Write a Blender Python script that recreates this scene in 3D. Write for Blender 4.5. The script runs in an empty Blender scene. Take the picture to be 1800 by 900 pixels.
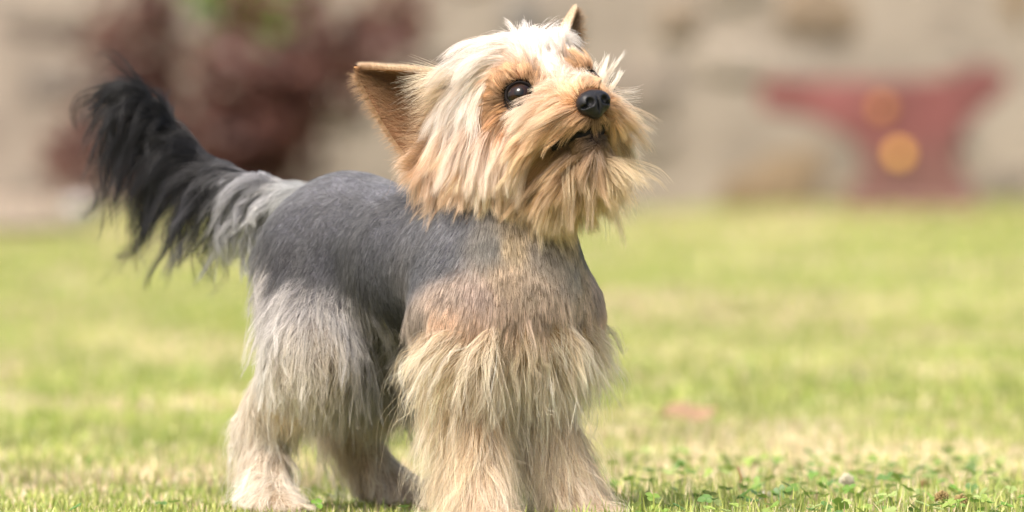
import bpy, bmesh, math, random
import numpy as np
from mathutils import Vector, Matrix, kdtree

random.seed(7)
RNG = np.random.default_rng(11)
R = math.radians
scene = bpy.context.scene

# ------------------------------------------------------------------ camera
PITCH = math.atan(150 / 10000)
CAM = np.array([0.0, -4.0, 0.25])
cam_d = bpy.data.cameras.new('camera')
cam_d.lens = 200; cam_d.sensor_width = 36; cam_d.sensor_fit = 'HORIZONTAL'
cam_d.clip_start = 0.1; cam_d.clip_end = 500
cam_d.dof.use_dof = True; cam_d.dof.focus_distance = 4.01; cam_d.dof.aperture_fstop = 5.2
cam = bpy.data.objects.new('camera', cam_d)
cam.location = CAM; cam.rotation_euler = (math.pi / 2 - PITCH, 0, 0)
scene.collection.objects.link(cam); scene.camera = cam

# ------------------------------------------------------------------ sky and sun
SUN_EL, SUN_AZ = R(58), R(215)          # azimuth clockwise from +Y: behind the camera, to the left
world = bpy.data.worlds.new('World'); scene.world = world; world.use_nodes = True
wn = world.node_tree.nodes; wl = world.node_tree.links; wn.clear()
sky = wn.new('ShaderNodeTexSky'); sky.sky_type = 'NISHITA'; sky.sun_disc = False
sky.sun_elevation = SUN_EL; sky.sun_rotation = SUN_AZ; sky.air_density = 1.0; sky.dust_density = 6.0; sky.ozone_density = 0.3
bg = wn.new('ShaderNodeBackground'); bg.inputs['Strength'].default_value = 0.145
wo = wn.new('ShaderNodeOutputWorld'); wl.new(sky.outputs[0], bg.inputs[0]); wl.new(bg.outputs[0], wo.inputs[0])
sun_d = bpy.data.lights.new('sun', 'SUN'); sun_d.energy = 2.7; sun_d.angle = R(24); sun_d.color = (1.0, 0.965, 0.91)
sun = bpy.data.objects.new('sun', sun_d); scene.collection.objects.link(sun)
sdir = Vector((math.sin(SUN_AZ) * math.cos(SUN_EL), math.cos(SUN_AZ) * math.cos(SUN_EL), math.sin(SUN_EL)))
sun.rotation_euler = sdir.to_track_quat('Z', 'Y').to_euler()
vs = scene.view_settings; vs.view_transform = 'Standard'; vs.look = 'None'; vs.gamma = 1.0; vs.use_curve_mapping = False
vs.exposure = 0.86
vs.use_white_balance = True; vs.white_balance_temperature = 6700; vs.white_balance_tint = 10
scene.render.engine = 'CYCLES'
scene.cycles.use_denoising = True
scene.cycles.max_bounces = 7; scene.cycles.transmission_bounces = 6; scene.cycles.diffuse_bounces = 4; scene.cycles.glossy_bounces = 6
scene.cycles.sample_clamp_indirect = 6.0
try: scene.cycles_curves.shape = 'RIBBONS'; scene.cycles_curves.subdivisions = 2
except Exception: pass

# ------------------------------------------------------------------ helpers
def lin(h):
    h = h.lstrip('#'); c = np.array([int(h[i:i + 2], 16) for i in (0, 2, 4)]) / 255.0
    return np.where(c <= 0.04045, c / 12.92, ((c + 0.055) / 1.055) ** 2.4)

FWD = np.array([0, math.cos(PITCH), -math.sin(PITCH)]); UPV = np.array([0, math.sin(PITCH), math.cos(PITCH)]); RGT = np.array([1.0, 0, 0])
def ray(px, py):
    px = np.asarray(px, float); py = np.asarray(py, float)
    return ((px - 900) / 10000)[..., None] * RGT + FWD - ((py - 450) / 10000)[..., None] * UPV
def P(px, py, y):
    """photo position + distance in metres -> a point of the place"""
    d = ray(px, py); return CAM + d * ((y - CAM[1]) / d[1])

def link(o, parent=None):
    scene.collection.objects.link(o)
    if parent is not None: o.parent = parent
    return o
def tag(o, label=None, cat=None, group=None, kind=None):
    if label: o['label'] = label
    if cat: o['category'] = cat
    if group: o['group'] = group
    if kind: o['kind'] = kind
    return o
def empty(name, loc=(0, 0, 0), parent=None):
    o = bpy.data.objects.new(name, None); o.location = loc; o.empty_display_size = 0.05
    return link(o, parent)
def mesh_obj(name, verts, faces, mat, parent=None, smooth=True, cols=None):
    me = bpy.data.meshes.new(name)
    verts = np.asarray(verts, float)
    if isinstance(faces, np.ndarray):
        n, k = faces.shape
        me.vertices.add(len(verts)); me.vertices.foreach_set('co', verts.astype(np.float32).ravel())
        me.loops.add(n * k); me.loops.foreach_set('vertex_index', faces.astype(np.int32).ravel())
        me.polygons.add(n); me.polygons.foreach_set('loop_start', np.arange(n, dtype=np.int32) * k)
        me.update(calc_edges=True); me.validate()
    else:
        me.from_pydata(verts.tolist(), [], faces); me.update()
    if smooth: me.polygons.foreach_set('use_smooth', np.ones(len(me.polygons), dtype=bool))
    if cols is not None:
        a = me.attributes.new('tint', 'FLOAT_COLOR', 'POINT')
        c = np.ones((len(verts), 4), np.float32); c[:, :3] = cols; a.data.foreach_set('color', c.ravel())
    if mat: me.materials.append(mat)
    return link(bpy.data.objects.new(name, me), parent)
def bm_obj(name, bm, mat, parent=None, smooth=True):
    me = bpy.data.meshes.new(name); bm.to_mesh(me); bm.free()
    if smooth:
        for p in me.polygons: p.use_smooth = True
    if mat: me.materials.append(mat)
    return link(bpy.data.objects.new(name, me), parent)
def tube(points, radii, seg=8, caps=True):
    """tapered tube along points -> verts, faces"""
    pts = np.asarray(points, float); n = len(pts); V = []; F = []
    for i in range(n):
        t = pts[min(i + 1, n - 1)] - pts[max(i - 1, 0)]; t /= np.linalg.norm(t) + 1e-12
        a = np.cross(t, (0.31, 0.17, 0.93)); a /= np.linalg.norm(a) + 1e-12; b = np.cross(t, a)
        for k in range(seg):
            w = 2 * math.pi * k / seg
            V.append(pts[i] + radii[i] * (math.cos(w) * a + math.sin(w) * b))
    for i in range(n - 1):
        for k in range(seg):
            F.append((i * seg + k, i * seg + (k + 1) % seg, (i + 1) * seg + (k + 1) % seg, (i + 1) * seg + k))
    if caps: F.append(tuple(range(seg))[::-1]); F.append(tuple((n - 1) * seg + k for k in range(seg)))
    return V, F

def new_mat(name):
    m = bpy.data.materials.new(name); m.use_nodes = True
    return m, m.node_tree.nodes, m.node_tree.links, m.node_tree.nodes['Principled BSDF']
def noise_mat(name, c1, c2, scale=8, rough=0.8, bump=0.3, bscale=30, c3=None, spec=0.3, metallic=0.0, detail=6):
    m, N, L, b = new_mat(name)
    tc = N.new('ShaderNodeTexCoord'); nz = N.new('ShaderNodeTexNoise'); nz.inputs['Scale'].default_value = scale; nz.inputs['Detail'].default_value = detail
    L.new(tc.outputs['Object'], nz.inputs['Vector'])
    cr = N.new('ShaderNodeValToRGB'); cr.color_ramp.elements[0].position = 0.3; cr.color_ramp.elements[1].position = 0.7
    cr.color_ramp.elements[0].color = (*c1, 1); cr.color_ramp.elements[1].color = (*c2, 1)
    if c3 is not None:
        e = cr.color_ramp.elements.new(0.5); e.color = (*c3, 1)
    L.new(nz.outputs['Fac'], cr.inputs[0]); L.new(cr.outputs[0], b.inputs['Base Color'])
    b.inputs['Roughness'].default_value = rough; b.inputs['Specular IOR Level'].default_value = spec; b.inputs['Metallic'].default_value = metallic
    n2 = N.new('ShaderNodeTexNoise'); n2.inputs['Scale'].default_value = bscale; n2.inputs['Detail'].default_value = 5
    L.new(tc.outputs['Object'], n2.inputs['Vector'])
    bp = N.new('ShaderNodeBump'); bp.inputs['Strength'].default_value = bump; bp.inputs['Distance'].default_value = 0.02
    L.new(n2.outputs['Fac'], bp.inputs['Height']); L.new(bp.outputs[0], b.inputs['Normal'])
    return m
def tint_mat(name, rough=0.6, spec=0.3, transl=0.0, vary=0.0):
    m, N, L, b = new_mat(name)
    at = N.new('ShaderNodeAttribute'); at.attribute_name = 'tint'
    L.new(at.outputs['Color'], b.inputs['Base Color'])
    b.inputs['Roughness'].default_value = rough; b.inputs['Specular IOR Level'].default_value = spec
    if transl:
        t = N.new('ShaderNodeBsdfTranslucent'); L.new(at.outputs['Color'], t.inputs['Color'])
        mx = N.new('ShaderNodeMixShader'); mx.inputs[0].default_value = transl
        L.new(b.outputs[0], mx.inputs[1]); L.new(t.outputs[0], mx.inputs[2])
        L.new(mx.outputs[0], N['Material Output'].inputs['Surface'])
    return m

# value noise in numpy, for patchy tints
_perm = RNG.random((64, 64, 64)).astype(np.float32)
def vnoise(p, f):
    q = np.asarray(p) * f; i = np.floor(q).astype(int); u = q - i; u = u * u * (3 - 2 * u); r = 0
    for dx in (0, 1):
        for dy in (0, 1):
            for dz in (0, 1):
                w = (u[:, 0] if dx else 1 - u[:, 0]) * (u[:, 1] if dy else 1 - u[:, 1]) * (u[:, 2] if dz else 1 - u[:, 2])
                r = r + w * _perm[(i[:, 0] + dx) % 64, (i[:, 1] + dy) % 64, (i[:, 2] + dz) % 64]
    return r

# ================================================================== LAWN
WALL_Y = 11.6; WALL_Z = .12
lawn_m, N, L, b = new_mat('lawn_soil')
tc = N.new('ShaderNodeTexCoord')
def _nz(scale, detail=4):
    n = N.new('ShaderNodeTexNoise'); n.inputs['Scale'].default_value = scale; n.inputs['Detail'].default_value = detail
    L.new(tc.outputs['Object'], n.inputs['Vector']); return n
def _ramp(src, stops):
    cr = N.new('ShaderNodeValToRGB'); els = cr.color_ramp.elements
    els[0].position, els[0].color = stops[0][0], (*stops[0][1], 1); els[1].position, els[1].color = stops[-1][0], (*stops[-1][1], 1)
    for p_, c_ in stops[1:-1]:
        e = els.new(p_); e.color = (*c_, 1)
    L.new(src, cr.inputs[0]); return cr
r1 = _ramp(_nz(5).outputs['Fac'], [(0.35, (0.11, 0.15, 0.03)), (0.5, (0.19, 0.20, 0.06)), (0.68, (0.29, 0.25, 0.12))])
r2 = _ramp(_nz(60, 3).outputs['Fac'], [(0.3, (0.09, 0.11, 0.025)), (0.7, (0.32, 0.28, 0.14))])
mx = N.new('ShaderNodeMix'); mx.data_type = 'RGBA'; mx.inputs[0].default_value = 0.4
L.new(r1.outputs[0], mx.inputs[6]); L.new(r2.outputs[0], mx.inputs[7]); L.new(mx.outputs[2], b.inputs['Base Color'])
b.inputs['Roughness'].default_value = 1.0; b.inputs['Specular IOR Level'].default_value = 0.1
bp = N.new('ShaderNodeBump'); bp.inputs['Strength'].default_value = 0.6; bp.inputs['Distance'].default_value = 0.01
L.new(_nz(90).outputs['Fac'], bp.inputs['Height']); L.new(bp.outputs[0], b.inputs['Normal'])

xs = np.concatenate([np.linspace(-60, -4, 8), np.linspace(-3, 3, 61), np.linspace(4, 60, 8)])
ys = np.concatenate([np.linspace(-40, -5, 6), np.linspace(-4.5, 12, 120), np.linspace(14, 150, 8)])
gx, gy = np.meshgrid(xs, ys, indexing='ij')
def ground_z(x, y):
    p = np.stack([np.ravel(x), np.ravel(y), np.zeros(np.size(x))], 1).astype(float)
    w = np.clip((np.abs(p[:, 1] - 0.1) - 0.5) / 1.5, 0, 1)
    return (.0137 * np.clip(p[:, 1] - 1.0, 0, 14) + (vnoise(p + 31, 0.9) - 0.5) * 0.05 * w + (vnoise(p + 7, 4.0) - 0.5) * 0.008 * np.clip(w * 2, 0, 1)).reshape(np.shape(x))
gz = ground_z(gx, gy) - 0.002
nx_, ny_ = gx.shape; idx = np.arange(nx_ * ny_).reshape(nx_, ny_)
gf = np.stack([idx[:-1, :-1], idx[1:, :-1], idx[1:, 1:], idx[:-1, 1:]], -1).reshape(-1, 4)
lawn = mesh_obj('lawn', np.stack([gx, gy, gz], -1).reshape(-1, 3), gf, lawn_m)
tag(lawn, 'short sunlit lawn with pale straw patches running back to the stone wall', 'lawn', kind='structure')

GREENS = np.array([lin('889c48'), lin('9eaa56'), lin('b2ba68'), lin('92a458'), lin('bec07a')])
STRAWS = np.array([lin('dccca8'), lin('d6bc9e'), lin('e2d8b8'), lin('d2c698')])
def straw_amount(x, y):
    p = np.stack([x, y, np.zeros_like(x)], 1)
    n = 0.4 * vnoise(p + 3, 1.9) + 0.35 * vnoise(p + 9, 6.5) + 0.25 * vnoise(p + 5, 19)
    return np.clip((n - 0.36) * 2.3 + .24, 0.15, 0.9) * np.clip(.45 + .55 * (y - .05) / .5, .45, 1)
def grass_blades(n, xr, yr, h, w, seed, lush=None, wide=0.0):
    rng = np.random.default_rng(seed)
    y = rng.uniform(yr[0], yr[1], n * 2); keep = rng.random(n * 2) < (4 + y) / (4 + yr[1]); y = y[keep][:n]; n = len(y)
    x = rng.uniform(-1, 1, n) * (xr * (4 + y) + 0.12 + wide * (.5 + .25 * (4 + y)))
    if wide:
        m_ = np.abs(x) > xr * (4 + y) + .10; x, y = x[m_], y[m_]; n = len(x)
    z = ground_z(x, y)
    st = straw_amount(x, y)
    if lush is not None: st = st * lush(x, y)
    dry = rng.random(n) < st
    ang = rng.uniform(0, 2 * math.pi, n); lean = rng.normal(0, 0.5, n) + dry * rng.normal(0, .5, n)
    H = h * rng.uniform(0.45, 1.15, n) * np.where(dry, 0.75, 1.0); W = w * rng.uniform(0.6, 1.3, n)
    H = H * np.where(y < .5, np.clip(.5 + (x + .02) * 5, .5, 1), 1)
    side = np.stack([np.cos(ang), np.sin(ang), np.zeros(n)], 1)
    fw = np.stack([-np.sin(ang), np.cos(ang), np.zeros(n)], 1)
    base = np.stack([x, y, z - 0.002], 1)
    def at(t, k):
        return base + fw * (np.sin(lean) * H * t ** 1.7)[:, None] + np.array([0, 0, 1.0]) * (np.cos(np.clip(lean, -1.3, 1.3)) * H * (t - 0.15 * t * t))[:, None] + side * (W * k)[:, None]
    V = np.stack([at(0, -.5), at(0, .5), at(.5, -.42), at(.5, .42), at(1.0, 0.)], 1).reshape(-1, 3)
    o = np.arange(n)[:, None] * 5
    F = np.concatenate([o + np.array([0, 1, 3]), o + np.array([0, 3, 2]), o + np.array([2, 3, 4])])
    gi = rng.integers(0, len(GREENS), n); si = rng.integers(0, len(STRAWS), n)
    c = np.where(dry[:, None], STRAWS[si], GREENS[gi]) * 1.06 * rng.uniform(0.75, 1.2, (n, 1))
    pp = np.stack([x, y, np.zeros(n)], 1); c = c * (.72 + .36 * vnoise(pp + 17, 13) + .22 * vnoise(pp + 40, 5))[:, None]
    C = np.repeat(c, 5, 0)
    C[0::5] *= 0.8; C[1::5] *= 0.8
    return V, F, C
grass_m = tint_mat('grass_blade', rough=0.45, spec=0.35, transl=0.35)
parts = [grass_blades(7000, 0.105, (-.1, .7), .032, .0015, 8), grass_blades(90000, 0.105, (-0.25, 1.6), 0.021, 0.0017, 1),
         grass_blades(120000, 0.11, (1.6, 5.0), 0.026, 0.0036, 2),
         grass_blades(110000, 0.115, (5.0, 11.5), 0.032, 0.0065, 3),
         grass_blades(90000, 0.11, (-.3, 3.5), 0.024, 0.0045, 4, wide=.55), grass_blades(80000, 0.115, (3.5, 11.5), 0.035, 0.011, 6, wide=.8)]
gv = []; gfc = []; gc = []; off = 0
for v_, f_, c_ in parts:
    gv.append(v_); gfc.append(f_ + off); gc.append(c_); off += len(v_)
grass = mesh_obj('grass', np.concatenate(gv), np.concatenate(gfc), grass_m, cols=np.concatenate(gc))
tag(grass, 'short green and straw-coloured grass blades covering the lawn', 'grass', kind='stuff')

# clover ground cover, low round leaflets in threes
def clover_mesh(n, seed):
    rng = np.random.default_rng(seed); V = []; F = []; C = []
    i = 0
    while i < n:
        y = rng.uniform(-0.12, 0.75); x = rng.uniform(-0.1, 1) * 0.1 * (4 + y) * 1.0
        if rng.random() < 0.25: x = -x * 3
        if abs(x) > 0.1 * (4 + y) + .05: continue
        if x < 0.09 and rng.random() < 0.75: continue
        i += 1
        h = rng.uniform(0.006, 0.018); a0 = rng.uniform(0, 6.28); c = lin(rng.choice(['6f9440', '82a04a', '92a856', '66884a', '9eb06c'])) * rng.uniform(.8, 1.15)
        tilt = rng.normal(0, .35, 2)
        for k in range(3):
            a = a0 + k * 2.094; r = rng.uniform(.0019, .0031); o = len(V)
            cx, cy = x + math.cos(a) * r * 1.05, y + math.sin(a) * r * 1.05
            V.append((x, y, h - .001))
            for j in range(7):
                w = a + math.pi + (j + .5) / 7 * 2 * math.pi
                dx, dy = math.cos(w) * r, math.sin(w) * r
                lx, ly = cx + dx - x, cy + dy - y
                V.append((x + lx, y + ly, h + lx * tilt[0] + ly * tilt[1] + .25 * abs(math.sin(w - a)) * r))
            for j in range(6): F.append((o, o + 1 + j, o + 2 + j))
            C += [c] * 8
        o = len(V)
        V += [(x - .0006, y, 0), (x + .0006, y, 0), (x, y, h)]; F.append((o, o + 1, o + 2)); C += [c] * 3
    return V, F, C
cv, cf, cc = clover_mesh(520, 5)
clover = mesh_obj('clover', cv, cf, tint_mat('clover_leaf', 0.4, 0.4, 0.3), cols=np.array(cc))
tag(clover, 'low clover leaves growing through the grass beside the dog', 'clover', kind='stuff')

# ================================================================== WALL
mortar_m = noise_mat('lime_mortar', lin('b0a496') * .5, lin('c4b8a8') * .6, 6, .95, .5, 40)
wall = empty('stone_wall', (0, WALL_Y, WALL_Z))
tag(wall, 'old beige rubble stone wall standing along the far edge of the lawn', 'wall')
bm = bmesh.new(); bmesh.ops.create_cube(bm, size=1)
bmesh.ops.scale(bm, vec=(10.2, .4, 1.7), verts=bm.verts); bmesh.ops.translate(bm, vec=(0, .145, .83), verts=bm.verts)
bm_obj('mortar_core', bm, mortar_m, wall, smooth=False)
SC = ['b8aca0', 'a89e92', 'c6bbac', 'b3a08a', '9c948c', 'cbc0b2', 'bbaa96', 'a5a09a', 'bca68a', '857a70', 'd8ccbc', 'b0a088']
stone_ms = [noise_mat('wall_stone_%d' % i, lin(c) * np.array([.37, .35, .32]), lin(c) * np.array([.66, .63, .58]), 5 + i, .92, .6, 25, c3=lin(c) * .5) for i, c in enumerate(SC)]
gap_dark = noise_mat('wall_stone_dark', lin('4a3c3c') * .8, lin('6a5852') * .8, 6, .9, .5, 25)  # dark tone painted where the wall has a shaded gap
def stone_mesh(seed):
    rng = np.random.default_rng(seed); bm = bmesh.new(); bmesh.ops.create_cube(bm, size=1)
    bmesh.ops.subdivide_edges(bm, edges=bm.edges, cuts=2, use_grid_fill=True)
    for v in bm.verts:
        p = np.array(v.co); m = np.abs(p) * 2
        s = (1 - 0.10 * (m ** 6).sum() / 2); p = p * s + rng.normal(0, .02, 3); v.co = p
    me = bpy.data.meshes.new('stone'); bm.to_mesh(me); bm.free()
    for p in me.polygons: p.use_smooth = True
    return me
stone_meshes = [stone_mesh(100 + i) for i in range(6)]
rng = np.random.default_rng(21)
def split_rect(x0, z0, x1, z1, out):
    w_, h_ = x1 - x0, z1 - z0; lim = rng.uniform(.18, .5)
    if w_ <= lim and h_ <= lim * rng.uniform(.45, .75): out.append((x0, z0, x1, z1)); return
    f = rng.uniform(.35, .65)
    if w_ > h_ * rng.uniform(1.2, 2.2): split_rect(x0, z0, x0 + w_ * f, z1, out); split_rect(x0 + w_ * f, z0, x1, z1, out)
    else: split_rect(x0, z0, x1, z0 + h_ * f, out); split_rect(x0, z0 + h_ * f, x1, z1, out)
rects = []; split_rect(-2.9, .005, 2.9, 1.62, rects); split_rect(-5.0, .005, -2.9, 1.62, rects); split_rect(2.9, .005, 5.0, 1.62, rects)
joined_v, joined_f, joined_m = [], [], []
for (x0, z0, x1, z1) in rects:
    me = stone_meshes[rng.integers(6)]; cx, cz = (x0 + x1) / 2, (z0 + z1) / 2
    loc = Vector((cx, rng.uniform(.0, .02), cz)); scl = (x1 - x0 - .004, .14, z1 - z0 - .004)
    rot = (R(rng.normal(0, 3)), R(rng.normal(0, 4)), R(rng.normal(0, 3)))
    k = -1 if abs(cx + 1.36) < .07 and abs(cz - .30) < .09 else int(rng.integers(len(stone_ms)))
    if x1 > -1.75 and x0 < 1.75 and z0 < .70:          # the stones in view, one by one
        o = bpy.data.objects.new('stone', me); link(o, wall); o.location = loc; o.scale = scl; o.rotation_euler = rot
        mi = gap_dark if k < 0 else stone_ms[k]
        if len(me.materials) == 0: me.materials.append(mi)
        o.material_slots[0].link = 'OBJECT'; o.material_slots[0].material = mi
    else:
        M_ = Matrix.LocRotScale(loc, Matrix.Identity(3).to_euler(), Vector(scl)); off_ = len(joined_v)
        joined_v += [tuple(M_ @ v.co) for v in me.vertices]; joined_f += [tuple(off_ + i for i in p.vertices) for p in me.polygons]; joined_m += [max(k, 0)] * len(me.polygons)
jo = mesh_obj('outer_stones', joined_v, joined_f, None, wall)
for m_ in stone_ms: jo.data.materials.append(m_)
jo.data.polygons.foreach_set('material_index', np.array(joined_m, np.int32)); jo['kind'] = 'stuff'

# gravel strip at the foot of the wall, to the side of the red leaved shrub
gv_m = noise_mat('gravel_ground', lin('8f8071') * .7, lin('c9b8a6') * .8, 40, .95, .8, 120)
V = []
for yy in np.linspace(8.4, 11.62, 9):
    for k in np.linspace(0, 1, 9):
        V.append((-2.6 + k * (1.60 - 0.10 * math.sin(yy * 2.1)) , yy, .0137 * (yy - 1) + .032))
F = [(r * 9 + c, r * 9 + c + 1, (r + 1) * 9 + c + 1, (r + 1) * 9 + c) for r in range(8) for c in range(8)]
tag(mesh_obj('gravel_path', V, F, gv_m), 'pale gravel strip at the foot of the stone wall', 'path', kind='structure')

# ================================================================== ANVIL
AY = 11.0
def PA(px, py): p = P(px, py, AY); return p[0], p[2]
prof_px = [(1338, 148), (1345, 141), (1420, 143), (1560, 142), (1660, 138), (1690, 128), (1712, 113), (1742, 118), (1775, 138),
           (1768, 155), (1735, 185), (1700, 215), (1682, 245), (1678, 275), (1690, 305), (1708, 330), (1712, 378),
           (1492, 378), (1494, 340), (1512, 315), (1520, 285), (1510, 258), (1480, 232), (1430, 208), (1375, 200), (1342, 194), (1337, 175)]
red_m = noise_mat('dusty_red_paint', lin('865856') * .58, lin('a46866') * .64, 9, .7, .25, 60, c3=lin('945a58') * .58)
N = red_m.node_tree.nodes; L = red_m.node_tree.links; b = N['Principled BSDF']
src = b.inputs['Base Color'].links[0].from_socket; tc = [n for n in N if n.type == 'TEX_COORD'][0]
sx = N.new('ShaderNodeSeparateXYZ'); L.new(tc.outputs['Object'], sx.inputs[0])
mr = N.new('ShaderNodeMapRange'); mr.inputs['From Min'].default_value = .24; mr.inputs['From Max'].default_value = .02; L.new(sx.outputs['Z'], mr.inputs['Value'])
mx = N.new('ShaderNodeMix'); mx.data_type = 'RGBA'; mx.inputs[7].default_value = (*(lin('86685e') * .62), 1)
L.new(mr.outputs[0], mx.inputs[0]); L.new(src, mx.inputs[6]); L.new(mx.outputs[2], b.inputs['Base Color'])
anvil = empty('garden_anvil', tuple(P(1590, 378, AY)))
tag(anvil, 'faded red anvil-shaped ornament with waisted foot in front of the stone wall', 'ornament')
ax, az = anvil.location.x, anvil.location.z
def prism(name, poly, y0, y1, mat, parent, bev=.012):
    bm = bmesh.new(); a = [bm.verts.new((x - ax, y0, z - az)) for x, z in poly]
    f = bm.faces.new(a); r = bmesh.ops.extrude_face_region(bm, geom=[f])
    bmesh.ops.translate(bm, vec=(0, y1 - y0, 0), verts=[e for e in r['geom'] if isinstance(e, bmesh.types.BMVert)])
    bmesh.ops.recalc_face_normals(bm, faces=bm.faces)
    o = bm_obj(name, bm, mat, parent, smooth=False)
    md = o.modifiers.new('bevel', 'BEVEL'); md.width = bev; md.segments = 3; md.limit_method = 'ANGLE'; md.angle_limit = R(25)
    return o
P2 = [PA(*q) for q in prof_px]
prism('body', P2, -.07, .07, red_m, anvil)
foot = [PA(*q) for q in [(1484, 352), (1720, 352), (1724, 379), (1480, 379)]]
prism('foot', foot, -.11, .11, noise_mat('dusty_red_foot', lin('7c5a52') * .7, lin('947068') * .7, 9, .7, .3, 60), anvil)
amb_m, N, L, b = new_mat('amber_lamp'); b.inputs['Base Color'].default_value = (.45, .16, .03, 1)  # emissive amber balls, added to stand in for bright blurred spots
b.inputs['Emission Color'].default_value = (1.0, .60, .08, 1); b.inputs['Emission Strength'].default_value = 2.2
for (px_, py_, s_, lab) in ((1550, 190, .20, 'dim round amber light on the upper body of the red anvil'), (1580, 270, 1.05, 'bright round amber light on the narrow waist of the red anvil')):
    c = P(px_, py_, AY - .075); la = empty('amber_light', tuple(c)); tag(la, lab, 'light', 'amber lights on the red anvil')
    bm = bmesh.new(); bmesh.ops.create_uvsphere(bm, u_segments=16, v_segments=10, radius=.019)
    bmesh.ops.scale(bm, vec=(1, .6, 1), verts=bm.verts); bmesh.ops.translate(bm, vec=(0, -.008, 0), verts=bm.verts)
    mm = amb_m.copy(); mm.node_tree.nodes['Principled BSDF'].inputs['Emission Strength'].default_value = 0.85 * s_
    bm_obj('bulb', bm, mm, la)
    bm = bmesh.new(); bmesh.ops.create_cone(bm, cap_ends=True, segments=16, radius1=.023, radius2=.02, depth=.008)
    bmesh.ops.rotate(bm, matrix=Matrix.Rotation(math.pi / 2, 3, 'X'), verts=bm.verts)
    bm_obj('bezel', bm, red_m, la)

# ================================================================== RED LEAVED SHRUB and green spray
bark_m = noise_mat('shrub_bark', lin('3a2522'), lin('5d3c35'), 20, .9, .4, 60)
leaf_m = tint_mat('shrub_leaf', .5, .3, .3)
def leaf_cloud(centers, n, size, cols, seed, spread):
    rng = np.random.default_rng(seed); cts = np.asarray(centers); k = rng.integers(0, len(cts), n)
    c = cts[k] + rng.normal(0, 1, (n, 3)) * np.asarray(spread)
    u = rng.normal(0, 1, (n, 3)); u /= np.linalg.norm(u, axis=1)[:, None]; w = np.cross(u, rng.normal(0, 1, (n, 3))); w /= np.linalg.norm(w, axis=1)[:, None]
    s = size * rng.uniform(.6, 1.3, (n, 1)); nn = np.cross(u, w)
    V = np.stack([c, c + u * s * .45 + w * s * .3 + nn * s * .06, c + u * s, c + u * s * .45 - w * s * .3 + nn * s * .06], 1).reshape(-1, 3)
    F = np.arange(n * 4).reshape(n, 4)
    C = np.asarray(cols)[rng.integers(0, len(cols), n)] * rng.uniform(.6, 1.25, (n, 1))
    return V, F, np.repeat(C, 4, 0)
SY = 10.7
shrub = empty('red_shrub', (P(330, 390, SY)[0], SY, .115))
tag(shrub, 'dark red-brown leaved shrub with bare branches against the wall behind the dog tail', 'shrub')
sl = np.array(shrub.location)
branches = [[(330, 385), (320, 250), (290, 120), (260, 20), (240, -90)], [(330, 385), (390, 260), (460, 150), (560, 110), (700, 60)],
            [(330, 380), (420, 230), (480, 230), (540, 320)], [(325, 380), (230, 290), (150, 230), (110, 320)],
            [(335, 380), (350, 220), (400, 90), (450, -40)], [(325, 380), (260, 260), (220, 140), (180, 60)], [(335, 385), (440, 300), (500, 230), (520, 130), (560, 20)], [(340, 385), (450, 240), (560, 170), (640, 90), (720, 30)]]
bc = []
for bi, br in enumerate(branches):
    pts = [P(px_, py_, SY + .12 * math.sin(bi * 2.3 + j)) - sl for j, (px_, py_) in enumerate(br)]
    pts[0] = np.array([random.uniform(-.04, .04), random.uniform(-.04, .04), 0])
    v_, f_ = tube(pts, np.linspace(.028, .008, len(pts)), 7); mesh_obj('branch', v_, f_, bark_m, shrub)
    for j in range(1, len(pts)):
        for t in np.linspace(0.1, 1, 4): bc.append(pts[j - 1] * (1 - t) + pts[j] * t)
v_, f_, c_ = leaf_cloud(bc, 2700, .055, [lin('5e3a36'), lin('6e4a42'), lin('4e302e'), lin('7a5a4e'), lin('66443c')], 4, (.045, .10, .05))
mesh_obj('crown', v_, f_, leaf_m, shrub, smooth=False, cols=c_)
green = empty('green_climber', tuple(P(420, -40, SY + .4)))
tag(green, 'bright green leafy spray hanging over the wall above the red shrub', 'plant')
gl = np.array(green.location)
gp = [np.zeros(3), P(425, -10, SY + .3) - gl, P(440, 12, SY + .2) - gl, P(455, 28, SY + .15) - gl]
v_, f_ = tube([np.array([0, .5, .5]), np.array([0, .25, .3])] + gp, [.01, .01, .01, .008, .006, .004], 6); mesh_obj('stem', v_, f_, bark_m, green)
v_, f_, c_ = leaf_cloud(gp + [P(390, -5, SY + .3) - gl, P(480, 8, SY + .3) - gl], 260, .06, [lin('6fa03a'), lin('88b04a'), lin('5c8c34')], 9, (.06, .06, .03))
mesh_obj('crown', v_, f_, leaf_m, green, smooth=False, cols=c_)

# ================================================================== DOG: shape as a distance field
FB = np.array([0.652, -0.758, 0.0]); LB = np.array([0.758, 0.652, 0.0])            # body forward and left
L0 = np.array([.87, .45, .155]); L0 /= np.linalg.norm(L0)                             # head left
fz = .28; F0 = np.array([.40, -.86, fz]); F0 -= L0 * F0.dot(L0); F0 /= np.linalg.norm(F0)
U0 = np.cross(F0, L0)
HM = np.stack([F0, L0, U0], 1)                                                      # head local -> place
H0 = P(971, 155, 0.0)                                                               # midpoint between the eyes
def hl(x, y, z): return H0 + HM @ np.array([x, y, z], float)
def to_head(p): return (np.asarray(p) - H0) @ HM
BODY_C = (P(912, 600, .032) + P(558, 600, .20)) / 2
def mirror_body(p): d = (np.asarray(p) - BODY_C) @ LB; return np.asarray(p) - 2 * d[..., None] * LB
def mirror_body_v(v): return np.asarray(v) - 2 * (np.asarray(v) @ LB)[..., None] * LB
def mirror_head(p): q = to_head(p) * np.array([1, -1, 1]); return H0 + q @ HM.T
def mirror_head_v(v): q = (np.asarray(v) @ HM) * np.array([1, -1, 1]); return q @ HM.T

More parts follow.
